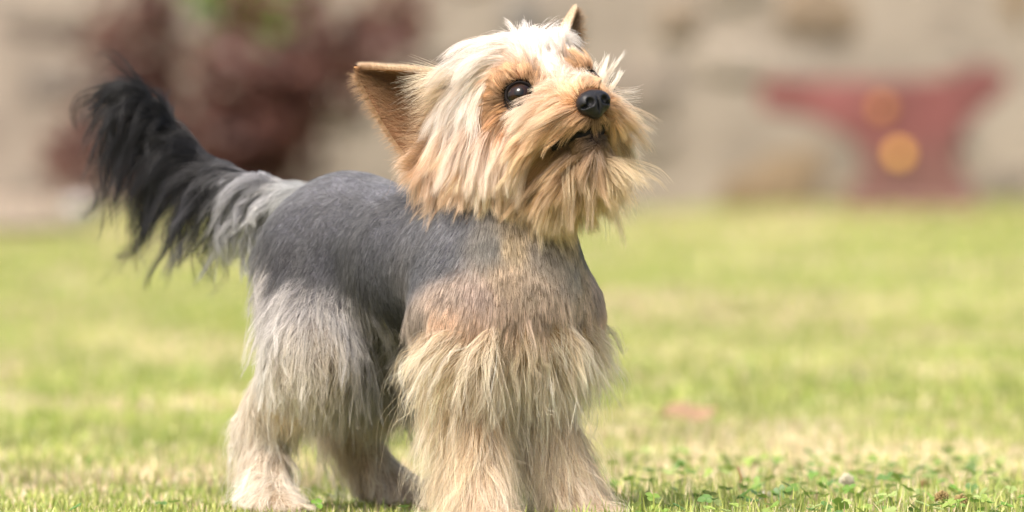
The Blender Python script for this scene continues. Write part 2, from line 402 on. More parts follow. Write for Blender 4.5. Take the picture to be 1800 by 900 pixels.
prims = []
def cone(a, ra, b, rb, k=.015, g='body'): prims.append(('cone', np.asarray(a), np.asarray(b), ra, rb, k, g))
def ell(c, r, M=np.eye(3), k=.015, g='body', sub=False): prims.append(('ell', np.asarray(c), np.asarray(r, float), M, None, k, g, sub))
BM = np.stack([FB, LB, [0, 0, 1]], 1)
# trunk
ell(P(610, 444, .205), (.055, .048, .051), BM)
cone(P(620, 436, .19), .050, P(860, 480, .05), .053, .03)
ell(P(895, 540, .042), (.043, .047, .050), BM, .03)
cone(P(893, 515, .047), .046, P(905, 280, .06), .034, .03)
for s in (1, -1):
    m = (lambda p: np.asarray(p)) if s == 1 else (lambda p: mirror_body(np.asarray(p)))
    sh = m(P(806, 560, .010)); el = m(P(826, 690, .03)); wr = m(P(838, 850, .0)); pw = m(P(846, 912, -.012))
    cone(sh, .027, el, .021, .022); cone(m(P(815, 445, .045)), .020, sh, .026, .03); cone(el, .022, wr, .013, .012); cone(wr, .013, pw, .016, .01)
    for t in (-1.2, -.4, .4, 1.2):
        tp = pw + LB * .009 * t + FB * .012 + np.array([0, 0, -.003]); cone(tp - FB * .012, .008, tp + FB * (.006 - .003 * abs(t)), .0075, .005)
    hp = m(P(555, 455, .175)); kn = m(P(552, 620, .125)); hk = m(P(462, 745, .19)); rw = m(P(474, 866, .155)); rp = m(P(484, 902, .125))
    cone(hp, .042, kn, .031, .02); cone(kn, .030, hk, .015, .015); cone(hk, .014, rw, .012, .01); cone(rw, .012, rp, .015, .01)
    for t in (-1.2, -.4, .4, 1.2):
        tp = rp + LB * .008 * t + FB * .012 + np.array([0, 0, -.003]); cone(tp - FB * .012, .008, tp + FB * (.006 - .003 * abs(t)), .0075, .005)
TAIL = [P(535, 365, .245), P(455, 345, .275), P(385, 322, .295), P(318, 270, .31), P(272, 210, .32), P(238, 172, .325), P(205, 160, .33)]
for i in range(len(TAIL) - 1): cone(TAIL[i], .015 - .0017 * i, TAIL[i + 1], .015 - .0017 * (i + 1), .012)
# head
ell(hl(-.043, 0, .004), (.052, .045, .043), HM, .015, 'head')
ell(hl(-.05, 0, -.022), (.045, .046, .036), HM, .015, 'head')
cone(hl(-.015, 0, -.014), .028, hl(.036, 0, -.0245), .0185, .012, 'head')
cone(hl(-.02, .016, -.030), .022, hl(.032, .008, -.0320), .0118, .008, 'head')
cone(hl(-.02, -.016, -.030), .022, hl(.032, -.008, -.0320), .0118, .008, 'head')
ell(hl(.036, 0, -.0435), (.031, .020, .0011), HM, .003, 'head', True)
cone(hl(-.03, 0, -.052), .024, hl(.029, 0, -.0515), .0118, .008, 'head')
for s in (-1, 1):
    cone(hl(-.060, .030 * s, -.018), .022, hl(-.090, .050 * s, -.020), .013, .012, 'head')
    ell(hl(-.006, .0240 * s, .009), (.013, .012, .008), HM, .01, 'head')
    ell(hl(.002, .0268 * s, -.003), (.0112, .0112, .0112), HM, .003, 'head', True)

def prim_d(pr, p):
    if pr[0] == 'cone':
        _, a, b_, ra, rb, k, g = pr; ab = b_ - a; t = np.clip(((p - a) @ ab) / (ab @ ab), 0, 1)
        return np.linalg.norm(p - a - t[..., None] * ab, axis=-1) - (ra + (rb - ra) * t)
    _, c, r, M, _, k, g, sub = pr; q = (p - c) @ M; k0 = np.linalg.norm(q / r, axis=-1); k1 = np.linalg.norm(q / (r * r), axis=-1) + 1e-9
    return k0 * (k0 - 1) / k1
def field(prs, lo, hi, h):
    n = np.ceil((hi - lo) / h).astype(int) + 1; G = np.full(n, .04, np.float32)
    A = [lo[i] + h * np.arange(n[i]) for i in range(3)]
    for pr in prs:
        sub = pr[0] == 'ell' and pr[7]
        if pr[0] == 'cone': l_ = np.minimum(pr[1], pr[2]) - max(pr[3], pr[4]) - .04; u_ = np.maximum(pr[1], pr[2]) + max(pr[3], pr[4]) + .04
        else: l_ = pr[1] - pr[2].max() - .04; u_ = pr[1] + pr[2].max() + .04
        i0 = np.clip(((l_ - lo) / h).astype(int), 0, n - 1); i1 = np.clip(((u_ - lo) / h).astype(int) + 2, 1, n)
        sl_ = tuple(slice(a, b_) for a, b_ in zip(i0, i1))
        g = np.stack(np.meshgrid(*[A[i][sl_[i]] for i in range(3)], indexing='ij'), -1)
        d = prim_d(pr, g).astype(np.float32); k = pr[5]; o = G[sl_]
        if sub:
            d = -d; hh = np.maximum(k - np.abs(o - d), 0) / k; G[sl_] = np.maximum(o, d) + hh * hh * k * .25
        else:
            hh = np.maximum(k - np.abs(o - d), 0) / k; G[sl_] = np.minimum(o, d) - hh * hh * k * .25
    return G
def surface_nets(G, lo, h):
    s = G < 0; n = np.array(G.shape); acc = np.zeros(tuple(n - 1) + (3,), np.float32); cnt = np.zeros(tuple(n - 1), np.float32)
    nz_ = n - 1
    def sub_(off, ext=None): return G[off[0]:off[0] + nz_[0], off[1]:off[1] + nz_[1], off[2]:off[2] + nz_[2]]
    offs = [(i, j, k) for i in (0, 1) for j in (0, 1) for k in (0, 1)]
    tot = sum((sub_(o) < 0).astype(np.int8) for o in offs); act = (tot > 0) & (tot < 8); ai = np.argwhere(act)
    vals = {o: G[ai[:, 0] + o[0], ai[:, 1] + o[1], ai[:, 2] + o[2]] for o in offs}
    acc = np.zeros((len(ai), 3)); cnt = np.zeros(len(ai))
    for o in offs:
        for ax_ in range(3):
            if o[ax_] == 0:
                o2 = list(o); o2[ax_] = 1; o2 = tuple(o2); a, b_ = vals[o], vals[o2]; m = (a < 0) != (b_ < 0)
                t = np.where(m, a / np.where(m, a - b_, 1), 0); p = np.tile(np.array(o, float), (len(ai), 1)); p[:, ax_] += t
                acc += p * m[:, None]; cnt += m
    V = lo + h * (ai + acc / cnt[:, None])
    vid = -np.ones(tuple(nz_), int); vid[act] = np.arange(len(ai))
    Fs = []
    for ax_ in range(3):
        a1, a2 = (ax_ + 1) % 3, (ax_ + 2) % 3
        sl1 = [slice(None)] * 3; sl2 = [slice(None)] * 3; sl1[ax_] = slice(0, -1); sl2[ax_] = slice(1, None)
        c = s[tuple(sl1)] != s[tuple(sl2)]; e = np.argwhere(c)
        e = e[(e[:, a1] > 0) & (e[:, a2] > 0) & (e[:, a1] < nz_[a1]) & (e[:, a2] < nz_[a2])]
        flip = s[tuple(e.T)]
        def cid(d1, d2):
            q = e.copy(); q[:, a1] -= d1; q[:, a2] -= d2; return vid[tuple(q.T)]
        q = np.stack([cid(1, 1), cid(0, 1), cid(0, 0), cid(1, 0)], 1); q[~flip] = q[~flip][:, ::-1]
        Fs.append(q)
    F = np.concatenate(Fs); return V, F[(F >= 0).all(1)]

GH = .002; GLO = np.array([-.36, -.14, -.02]); GHI = np.array([.14, .40, .40])
G = field(prims, GLO, GHI, GH)
GR = np.stack(np.gradient(G, GH), -1).astype(np.float32)
GN = np.array(G.shape)
def sdf(p):
    q = np.clip((p - GLO) / GH, 0, GN - 1.001); i = q.astype(int); u = q - i; r = 0
    for dx in (0, 1):
        for dy in (0, 1):
            for dz in (0, 1):
                w = (u[:, 0] if dx else 1 - u[:, 0]) * (u[:, 1] if dy else 1 - u[:, 1]) * (u[:, 2] if dz else 1 - u[:, 2])
                r = r + w * G[i[:, 0] + dx, i[:, 1] + dy, i[:, 2] + dz]
    return r
def grad(p):
    i = np.clip(np.rint((p - GLO) / GH), 0, GN - 1).astype(int); g = GR[i[:, 0], i[:, 1], i[:, 2]].astype(float)
    return g / (np.linalg.norm(g, axis=1)[:, None] + 1e-9)
def hit(px, py):
    d = ray(px, py); d /= np.linalg.norm(d, axis=1)[:, None]; t = np.full(len(d), 3.6); best = np.full(len(d), 9.); bt = t.copy()
    for _ in range(500):
        v = sdf(CAM + d * t[:, None]); m = v < best; best[m] = v[m]; bt[m] = t[m]; t = t + np.maximum(v * .7, 0) + 1e-4 * (v > 0)
        t = np.minimum(t, 4.55)
    return CAM + d * bt[:, None]
BV, BF = surface_nets(G, GLO, GH)

# ------------------------------------------------------------------ coat: guides (photo position, lie, length cm, lift deg, gravity, follow, root, tip, radius mm)
def guides(rows, mirror_p, mirror_v, mirrored=True, extra=()):
    px = np.array([r[0] for r in rows], float); py = np.array([r[1] for r in rows], float)
    pos = hit(px, py); d = np.array([r[2] * RGT - r[3] * UPV for r in rows])
    par = np.array([[r[4] / 100, R(r[5]), r[6], r[7], r[10] if len(r) > 10 else 1.0] for r in rows]); rc = np.array([lin(r[8]) for r in rows]); tcx = np.array([lin(r[9]) for r in rows])
    if mirrored:
        mk = np.array([not (len(r) > 11 and r[11] == 's') for r in rows])
        pos = np.concatenate([pos, mirror_p(pos[mk])]); d = np.concatenate([d, mirror_v(d[mk])]); par = np.concatenate([par, par[mk]]); rc = np.concatenate([rc, rc[mk]]); tcx = np.concatenate([tcx, tcx[mk]])
    for (p_, dd, r) in extra:
        pos = np.concatenate([pos, [p_]]); d = np.concatenate([d, [dd]])
        par = np.concatenate([par, [[r[0] / 100, R(r[1]), r[2], r[3], r[6] if len(r) > 6 else 1.0]]]); rc = np.concatenate([rc, [lin(r[4])]]); tcx = np.concatenate([tcx, [lin(r[5])]])
    d = d / (np.linalg.norm(d, axis=1)[:, None] + 1e-9)
    return dict(pos=pos, dir=d, par=par, rc=rc, tc=tcx)
def interp(gd, p, pw=4.0):
    out = []
    allv = np.concatenate([gd['dir'], gd['par'], gd['rc'], gd['tc']], 1)
    for i in range(0, len(p), 20000):
        q = p[i:i + 20000]; w = 1 / (((q[:, None, :] - gd['pos'][None]) ** 2).sum(-1) + 4e-6) ** (pw / 2)
        w /= w.sum(1)[:, None]; out.append(w @ allv)
    o = np.concatenate(out); return o[:, :3], o[:, 3:8], o[:, 8:11], o[:, 11:14]

def sample_surface(V, F, n, keep, seed):
    rng = np.random.default_rng(seed)
    T = np.concatenate([F[:, [0, 1, 2]], F[:, [0, 2, 3]]]); A, B, C = V[T[:, 0]], V[T[:, 1]], V[T[:, 2]]
    ar = np.linalg.norm(np.cross(B - A, C - A), axis=1) * keep((A + B + C) / 3); ar /= ar.sum()
    k = rng.choice(len(T), n, p=ar); u = rng.random((n, 2)); m = u.sum(1) > 1; u[m] = 1 - u[m]
    return A[k] + u[:, :1] * (B - A)[k] + u[:, 1:] * (C - A)[k]

def grow(p0, gd, nk, seed, clump_mm=5.0, clump=0.6, wave=0.0, rad=.1, jitter=.12, lenvar=.25, avoid_ground=True, colvar=.12, darkmix=None, nrm=None, fine_clump=.35, cs_=.85, cg=1.3, pale=0.0, tipk=1.15):
    rng = np.random.default_rng(seed); n = len(p0)
    d, par, rc, tcol = interp(gd, p0)
    nr = grad(p0) if nrm is None else nrm
    t = d - nr * (d * nr).sum(1)[:, None]; t /= np.linalg.norm(t, axis=1)[:, None] + 1e-6
    # clumps: every strand belongs to the nearest of a sparse set of strands
    area_n = max(8, int(n / max(1.0, (clump_mm ** 2) * n / 1e6 / max(_area(p0), 1e-6))))
    ci = rng.choice(n, min(area_n, n), replace=False)
    kd = kdtree.KDTree(len(ci))
    for j, q in enumerate(p0[ci]): kd.insert(q, j)
    kd.balance(); own = np.array([kd.find(q)[1] for q in p0])
    cl_rand = rng.normal(0, 1, (len(ci), 6))
    t = t + cl_rand[own, :3] * jitter + rng.normal(0, jitter * .5, (n, 3)); t -= nr * (t * nr).sum(1)[:, None]; t /= np.linalg.norm(t, axis=1)[:, None] + 1e-6
    lift = par[:, 1] * (1 + .35 * cl_rand[own, 3]) + rng.normal(0, .06, n)
    Ln = par[:, 0] * np.clip(1 + lenvar * .7 * cl_rand[own, 4] + rng.normal(0, lenvar * .6, n), .3, 1.8)
    dd = t * np.cos(lift)[:, None] + nr * np.sin(lift)[:, None]
    X = np.zeros((n, nk, 3)); X[:, 0] = p0 - nr * .0008; step = Ln / (nk - 1); p = X[:, 0].copy()
    for k in range(1, nk):
        if k > 1:
            v = sdf(p); near = np.clip(1 - v / .006, 0, 1) * par[:, 3]; g = grad(p); out = (dd * g).sum(1)
            dd = dd - g * (np.clip(out - np.sin(lift) * .5, 0, 1) * near)[:, None]
            dd[:, 2] -= par[:, 2] * 3.2 / (nk - 1) * (.6 + .8 * k / nk)
            dd /= np.linalg.norm(dd, axis=1)[:, None] + 1e-9
        p = p + dd * step[:, None]
        v = sdf(p); off = .0008 + .0022 * np.minimum(1, Ln / .03) * rng.random(n) * (k / nk); m = v < off
        if m.any():
            g = grad(p[m]); p[m] += g * (off[m] - v[m])[:, None]
        if avoid_ground: 
            low = p[:, 2] < .006; p[low] = X[low, k - 1]; p[low, 2] -= .0004
        X[:, k] = p
    tt = np.linspace(0, 1, nk)
    if clump > 0:
        w = (clump * np.clip(tt * 1.25 - .1, 0, 1) ** 1.1)[None, :, None]; cs = X[ci][own]
        X = X + w * (cs - X)
        # finer strands inside each clump
        sub = rng.choice(n, max(8, n // 10), replace=False); kd = kdtree.KDTree(len(sub))
        for j, q in enumerate(p0[sub]): kd.insert(q, j)
        kd.balance(); ow2 = np.array([kd.find(q)[1] for q in p0])
        w = (fine_clump * np.clip(tt * 1.4 - .1, 0, 1))[None, :, None]; X = X + w * (X[sub][ow2] - X)
    if wave > 0:
        ph = rng.uniform(0, 6.28, len(ci))[own] + rng.normal(0, .3, n); fr = rng.uniform(.8, 1.6, len(ci))[own]
        ax1 = cl_rand[own, :3]; ax1 = ax1 / np.linalg.norm(ax1, axis=1)[:, None]
        X += (wave * Ln[:, None] * np.sin(ph[:, None] + fr[:, None] * tt[None] * 6.28) * tt[None] * (.4 + .6 * tt[None]))[..., None] * ax1[:, None, :]
    X[:, 1:, 2] = np.maximum(X[:, 1:, 2], .003) if avoid_ground else X[:, 1:, 2]
    tc2 = np.clip(tt * tipk, 0, 1)[None, :, None]
    C = rc[:, None, :] * (1 - tc2) + tcol[:, None, :] * tc2
    br = np.exp(rng.normal(0, colvar, n) + .9 * colvar * cl_rand[own, 5]); C = C * br[:, None, None]
    if pale > 0:
        pl = np.clip(rng.random(n) * .6 + .4 * (cl_rand[own, 0] * .5 + .5) - (1 - pale) * .75, 0, .25)[:, None, None] * 2.4 * np.clip((par[:, 0] - .018) / .016, 0, 1)[:, None, None]; C = C * (1 - pl) + (tcol[:, None, :] * .5 + np.array([.5, .455, .40])) * pl
    if darkmix is not None:
        dk = rng.random(n) < darkmix[0]; C[dk] *= np.array(darkmix[1])
    r = rad * 1e-3 * par[:, 4][:, None] * (1 - .80 * tt[None] ** 1.6) * rng.uniform(.8, 1.2, n)[:, None]
    if isinstance(cs_, str):
        lum_ = C.mean(-1, keepdims=True); C = C * .68 + lum_ * .32
        sat = np.clip((C[..., 0] - C[..., 2]) / (C[..., 0] + 1e-6) / .36, 0, 1)[..., None]; cs_ = np.array([.63, .645, .64]) * (1 - sat) + np.array([1.62, 1.57, 1.55]) * sat
    return X, (np.clip(C, 0.002, .97) * cs_) ** cg, r
def _area(p):
    # rough covered area: occupied 4 mm cells
    q = np.unique(np.floor(p / .004).astype(int), axis=0); return len(q) * .004 ** 2 * .7

def hair_obj(name, sets, mat, parent, origin):
    cu = bpy.data.hair_curves.new(name); sizes = []; 
    for X, C, r in sets: sizes += [X.shape[1]] * X.shape[0]
    cu.add_curves(sizes)
    pos = np.concatenate([X.reshape(-1, 3) for X, _, _ in sets]) - origin
    cu.attributes['position'].data.foreach_set('vector', pos.astype(np.float32).ravel())
    ra = cu.attributes.get('radius') or cu.attributes.new('radius', 'FLOAT', 'POINT')
    ra.data.foreach_set('value', np.concatenate([r.ravel() for _, _, r in sets]).astype(np.float32))
    ca = cu.attributes.new('tint', 'FLOAT_COLOR', 'POINT'); col = np.ones((len(pos), 4), np.float32)
    col[:, :3] = np.concatenate([C.reshape(-1, 3) for _, C, _ in sets]); ca.data.foreach_set('color', col.ravel())
    cu.materials.append(mat)
    return link(bpy.data.objects.new(name, cu), parent)

def hair_mat(name, rough=.40):
    m, N, L, b = new_mat(name)
    at = N.new('ShaderNodeAttribute'); at.attribute_name = 'tint'
    L.new(at.outputs['Color'], b.inputs['Base Color']); b.inputs['Roughness'].default_value = rough; b.inputs['Specular IOR Level'].default_value = .45
    t = N.new('ShaderNodeBsdfTranslucent'); L.new(at.outputs['Color'], t.inputs['Color'])
    mx = N.new('ShaderNodeMixShader'); mx.inputs[0].default_value = .30
    L.new(b.outputs[0], mx.inputs[1]); L.new(t.outputs[0], mx.inputs[2]); L.new(mx.outputs[0], N['Material Output'].inputs['Surface'])
    return m
fur_m = hair_mat('dog_hair')

DO = np.array([P(760, 920, .1)[0], .1, 0.0])
dog = empty('dog', tuple(DO))
tag(dog, 'small grey and tan terrier with clipped back and plumed black tail looking up', 'dog')

# ---- head guides
HG = [
 (1005, 252, -1, .5, .8, 14, .05, .8, '2a1c14', '4a3424'), (980, 268, -1, .6, .9, 14, .05, .8, '5a3e26', '94704a'), (1040, 246, -.9, .4, .6, 14, .05, .8, '241812', '40301f'), (958, 284, -1, .8, 2.6, 16, .1, .7, '94683e', 'd0a470'),
 (938, 172, .5, -.6, .5, 18, 0, .8, '6a4228', 'b88c60'), (930, 190, -.4, 1, .6, 16, .1, .8, '6a4228', 'c09468'), (918, 196, -.5, 1, .7, 16, .1, .8, '5e3a24', 'b88858'), (890, 192, -1, .6, .7, 16, .1, .8, '5e3a24', 'b88858'), (915, 146, .0, -1, .6, 18, 0, .8, '5e3a24', 'b08050'), (890, 152, -.7, -.7, .6, 18, 0, .8, '5e3a24', 'b08050'),
 (962, 105, 0.02, -1, 1.3, 38, 0.02, 0.3, 'f3e2c8', 'fbf3e6'), (985, 80, 0.15, -1, 1.30, 35, 0.02, 0.3, 'f3e6d2', 'fbf3e6', 1, 's'), (930, 90, -0.5, -1, 2.0, 30, 0.10, 0.4, 'f3e2c8', 'fbf3e6'),
 (985, 132, 0.05, -1, 1.50, 30, 0.00, 0.5, 'eed9bd', 'fbf0e0'), (1000, 150, 0.1, -1, 0.90, 25, 0.00, 0.5, 'e3bd8d', 'f6e6d0'),
 (905, 133, -0.5, -1, 1.10, 25, 0.00, 0.6, '7e5230', 'd0a676'), (935, 140, 0.2, -1, 0.80, 20, 0.00, 0.6, '74492a', 'c89a68'), (880, 143, -1, -0.5, 1.20, 22, 0.05, 0.6, '8a5c36', 'd0a274'),
 (868, 165, -1, 0.2, 1.40, 18, 0.10, 0.7, '8c6038', 'cfa070'), (872, 195, -1, 0.6, 1.80, 16, 0.20, 0.7, '8a5c38', 'd2a67c'), (905, 203, -0.7, 0.8, 2.20, 18, 0.20, 0.6, '744c30', 'c89468'),
 (890, 90, -1, 0.1, 4.23, 30, 0.44, 0.5, 'efe0cb', 'fbf2e4'), (860, 85, -1, 0.3, 4.60, 30, 0.48, 0.5, 'efe0cb', 'fbf2e4'), (835, 110, -0.8, 0.7, 4.60, 26, 0.48, 0.6, 'eadac5', 'f9efe0'),
 (855, 130, -0.8, 0.8, 4.60, 22, 0.44, 0.6, 'e8d3ba', 'f9efe0'), (815, 140, -0.5, 1, 4.42, 26, 0.48, 0.6, 'e0ccb4', 'f7eadb'), (845, 165, -0.5, 1, 4.60, 20, 0.40, 0.7, 'e4ccb0', 'f8ecdc'),
 (800, 190, -0.3, 1, 3.96, 32, 0.36, 0.6, '9c6c42', 'e2c09a'), (830, 210, -0.2, 1, 4.13, 32, 0.30, 0.6, 'a87c54', 'f0dcc4'), (795, 240, -0.15, 1, 3.78, 32, 0.30, 0.5, '8f5c30', 'd0a070'),
 (815, 270, 0.1, 0.8, 3.44, 44, 0.15, 0.5, '98683c', 'dcb68a'), (860, 240, -0.1, 1, 3.96, 34, 0.30, 0.5, 'b88a60', 'f3dfc8'), (890, 240, 0.15, 1, 3.78, 38, 0.27, 0.5, 'bc8a5c', 'f2dcc2'),
 (850, 290, 0.1, 0.8, 3.10, 48, 0.15, 0.4, 'a67a4c', 'e6caa0'), (890, 300, 0.1, 0.8, 3.10, 50, 0.15, 0.4, 'a47646', 'e2c292'), (930, 250, -0.6, 1, 3.44, 42, 0.2, 0.4, 'a87040', 'ecd0aa'),
 (960, 185, -1, 0.15, 3.27, 38, 0.27, 0.4, 'c8945e', 'f3dfc4'), (985, 175, -1, 0, 3.00, 28, 0.35, 0.5, 'c48c54', 'ecd0a8'), (1000, 195, -1, 0.45, 2.92, 34, 0.1, 0.5, 'b07640', 'e2bc8a'),
 (975, 215, -1, 0.55, 3.27, 38, 0.25, 0.5, 'a46c36', 'deb480'), (1005, 225, -1, 0.5, 2.6, 34, 0.22, 0.5, '94602e', 'd2a46c'), (1030, 212, -1, 0.55, 1.3, 24, 0.10, 0.5, '7a5334', 'c79a66'),
 (950, 240, -0.9, 0.7, 3.10, 42, 0.3, 0.4, '9c6430', 'deb684'), (1050, 215, 0, 1, 1.00, 22, 0.10, 0.5, '4a3426', '8a6444'), (1025, 238, -1, 0.5, 0.9, 20, 0.10, 0.5, '4a3628', '8e6a4a'),
 (1072, 205, 0.8, 0.7, 2.60, 28, 0.25, 0.4, 'b57b3e', 'ddac66', 1, 's'), (1010, 165, -0.5, -0.7, 1.20, 20, 0.00, 0.6, 'd19a62', 'ecc99e'), (1040, 150, 0.4, -0.6, 1.00, 20, 0.00, 0.6, 'cf9c66', 'ecc99e', 1, 's'),
 (1050, 270, -0.3, 0.8, 2.92, 54, 0.09, 0.3, '7a5c40', 'b89064', 1, 's'), (1010, 275, -0.8, 0.72, 3.27, 56, 0.10, 0.3, '6e5238', 'c09868'), (1030, 300, -0.3, 0.8, 3.27, 56, 0.12, 0.3, '7a5c3c', 'd2ae7e', 1, 's'),
 (970, 300, -0.6, 0.8, 3.27, 56, 0.12, 0.3, '845c38', 'd2aa7a'), (990, 330, -0.3, 0.8, 3.10, 56, 0.14, 0.3, 'b0915f', 'e2c896'), (1070, 300, 0.6, 0.8, 3.10, 58, 0.10, 0.3, 'b08e60', 'e5cb9c', 1, 's'),
 (1080, 260, 0.9, 0.6, 2.92, 42, 0.18, 0.3, '8a6a48', 'dab98a', 1, 's'), (940, 340, 0.1, 0.8, 2.92, 52, 0.15, 0.3, 'bb9868', 'e4cb9c'), (900, 350, 0.1, 0.8, 2.75, 50, 0.15, 0.3, 'c0a070', 'e4cb9c'),
]
# the far cheek and the back of the head, in head coordinates
HX = [
 (hl(.012, .028, -.020), L0 * 1.0 + U0 * .55 - F0 * .2, (5.0, 46, .16, .1, 'd0a070', 'f6e6d0')), (hl(-.002, .036, -.012), L0 * .8 + U0 * 1.0, (3.2, 48, .0, .1, 'dcb48a', 'f8ecdc')),
 (hl(.030, .020, -.028), L0 * 1.0 - U0 * .2 - F0 * .2, (4.2, 44, .14, .1, 'b07a42', 'eaca9a')), (hl(.000, .036, -.035), L0 * 1 - U0 * .4, (4.6, 50, .08, .1, 'c09868', 'f0dcbc')),
 (hl(-.04, .045, -.03), L0 * .6 - U0 * 1, (3.4, 40, .3, .2, 'c8a478', 'f0dcc0')),
 (hl(-.095, 0, .0), -U0 - F0 * .4, (3.0, 18, .5, .6, 'c8b8a4', 'e8d8c4')), (hl(-.085, .02, -.03), -U0, (3.0, 18, .5, .6, 'c0a488', 'e4d0b4')), (hl(-.085, -.02, -.03), -U0, (3.0, 18, .5, .6, 'c0a488', 'e4d0b4')),
 (hl(-.06, 0, .046), -F0 + U0 * .2, (1.5, 28, .1, .5, 'f0e2cc', 'fbf3e6')),
]
HGD = guides(HG, mirror_head, mirror_head_v, True, HX)
head_prims = [pr for pr in prims if pr[6] == 'head' and not (pr[0] == 'ell' and pr[7])]; body_prims = [pr for pr in prims if pr[6] == 'body']
def part_d(prs, p):
    return np.min([prim_d(pr, p) for pr in prs], 0)
EYES = [hl(.001, .0268 * s, -.003) for s in (-1, 1)]; NOSE = hl(.0535, 0, -.0265)
def head_w(p):
    hd = part_d(head_prims, p); bd = part_d(body_prims, p); q = to_head(p)
    return ((hd < bd + .002) & (hd < .012)).astype(float)
def head_keep(p):
    w = head_w(p); q = to_head(p)
    for e in EYES: w = w * (np.linalg.norm(p - e, axis=1) > .0121)
    w = w * (np.linalg.norm((p - NOSE) @ HM / np.array([.0100, .0118, .0100]), axis=1) > 1)
    mouth = (q[:, 0] > .012) & (np.abs(q[:, 2] + .0435) < .0035); w = w * (~mouth)
    return w
def body_keep(p): return (1 - head_w(p))

hp_ = sample_surface(BV, BF, 115000, head_keep, 1)
HS = [grow(hp_, HGD, 10, 2, clump_mm=4.5, clump=.42, wave=.05, rad=.085, jitter=.17, colvar=.24, darkmix=(.05, (.40, .30, .22)), cs_=np.array([1.0, .965, .985]), cg=.69, pale=.47, tipk=1.3)]
# loose flyaway hairs
fp_ = sample_surface(BV, BF, 1500, head_keep, 3)
HS.append(grow(fp_, HGD, 10, 4, clump=0, wave=.08, rad=.06, jitter=.4, lenvar=.45, cs_=1.0, cg=.8))
for (c_, d_, ln_t, n_t, col0, col1) in ((hl(.012, .016, -.056), L0 * .70 - U0 * .85, 4.0, 1300, 'a07c54', 'e4cca2'), (hl(.020, .004, -.060), L0 * .45 - U0 * .8 + F0 * .3, 3.8, 1100, '866a48', 'dec298'), (hl(-.004, .024, -.050), L0 * .9 - U0 * .55, 4.0, 1200, 'b08c60', 'ecd6b0'), (hl(.004, .034, -.016), L0 * .62 + U0 * .85, 3.3, 420, 'd8ac7c', 'f8ecdc'), (hl(.010, .034, -.024), L0 * 1.0 - U0 * .12 - F0 * .1, 4.2, 520, 'd09c60', 'f8ead4')):
    rt_ = np.random.default_rng(n_t); q_ = c_ + rt_.normal(0, .0035 if n_t < 1000 else .007, (n_t, 3)); q_ -= grad(q_) * sdf(q_)[:, None]; q_ = q_[np.abs(to_head(q_)[:, 2] + .0435) > .006]
    gd_ = dict(pos=np.array([c_]), dir=np.array([d_ / np.linalg.norm(d_)]), par=np.array([[ln_t / 100, R(35), .10 if n_t < 1000 else .38, .1, 1.0]]), rc=np.array([lin(col0)]), tc=np.array([lin(col1)]))
    HS.append(grow(q_, gd_, 10, n_t, clump_mm=5, clump=.6, wave=.05, rad=.10, jitter=.12, lenvar=.25, colvar=.15, cs_=1.0, cg=.7, nrm=np.tile(L0, (len(q_), 1)) if n_t < 1000 else None))
hair_obj('head_fur', HS, fur_m, dog, DO)

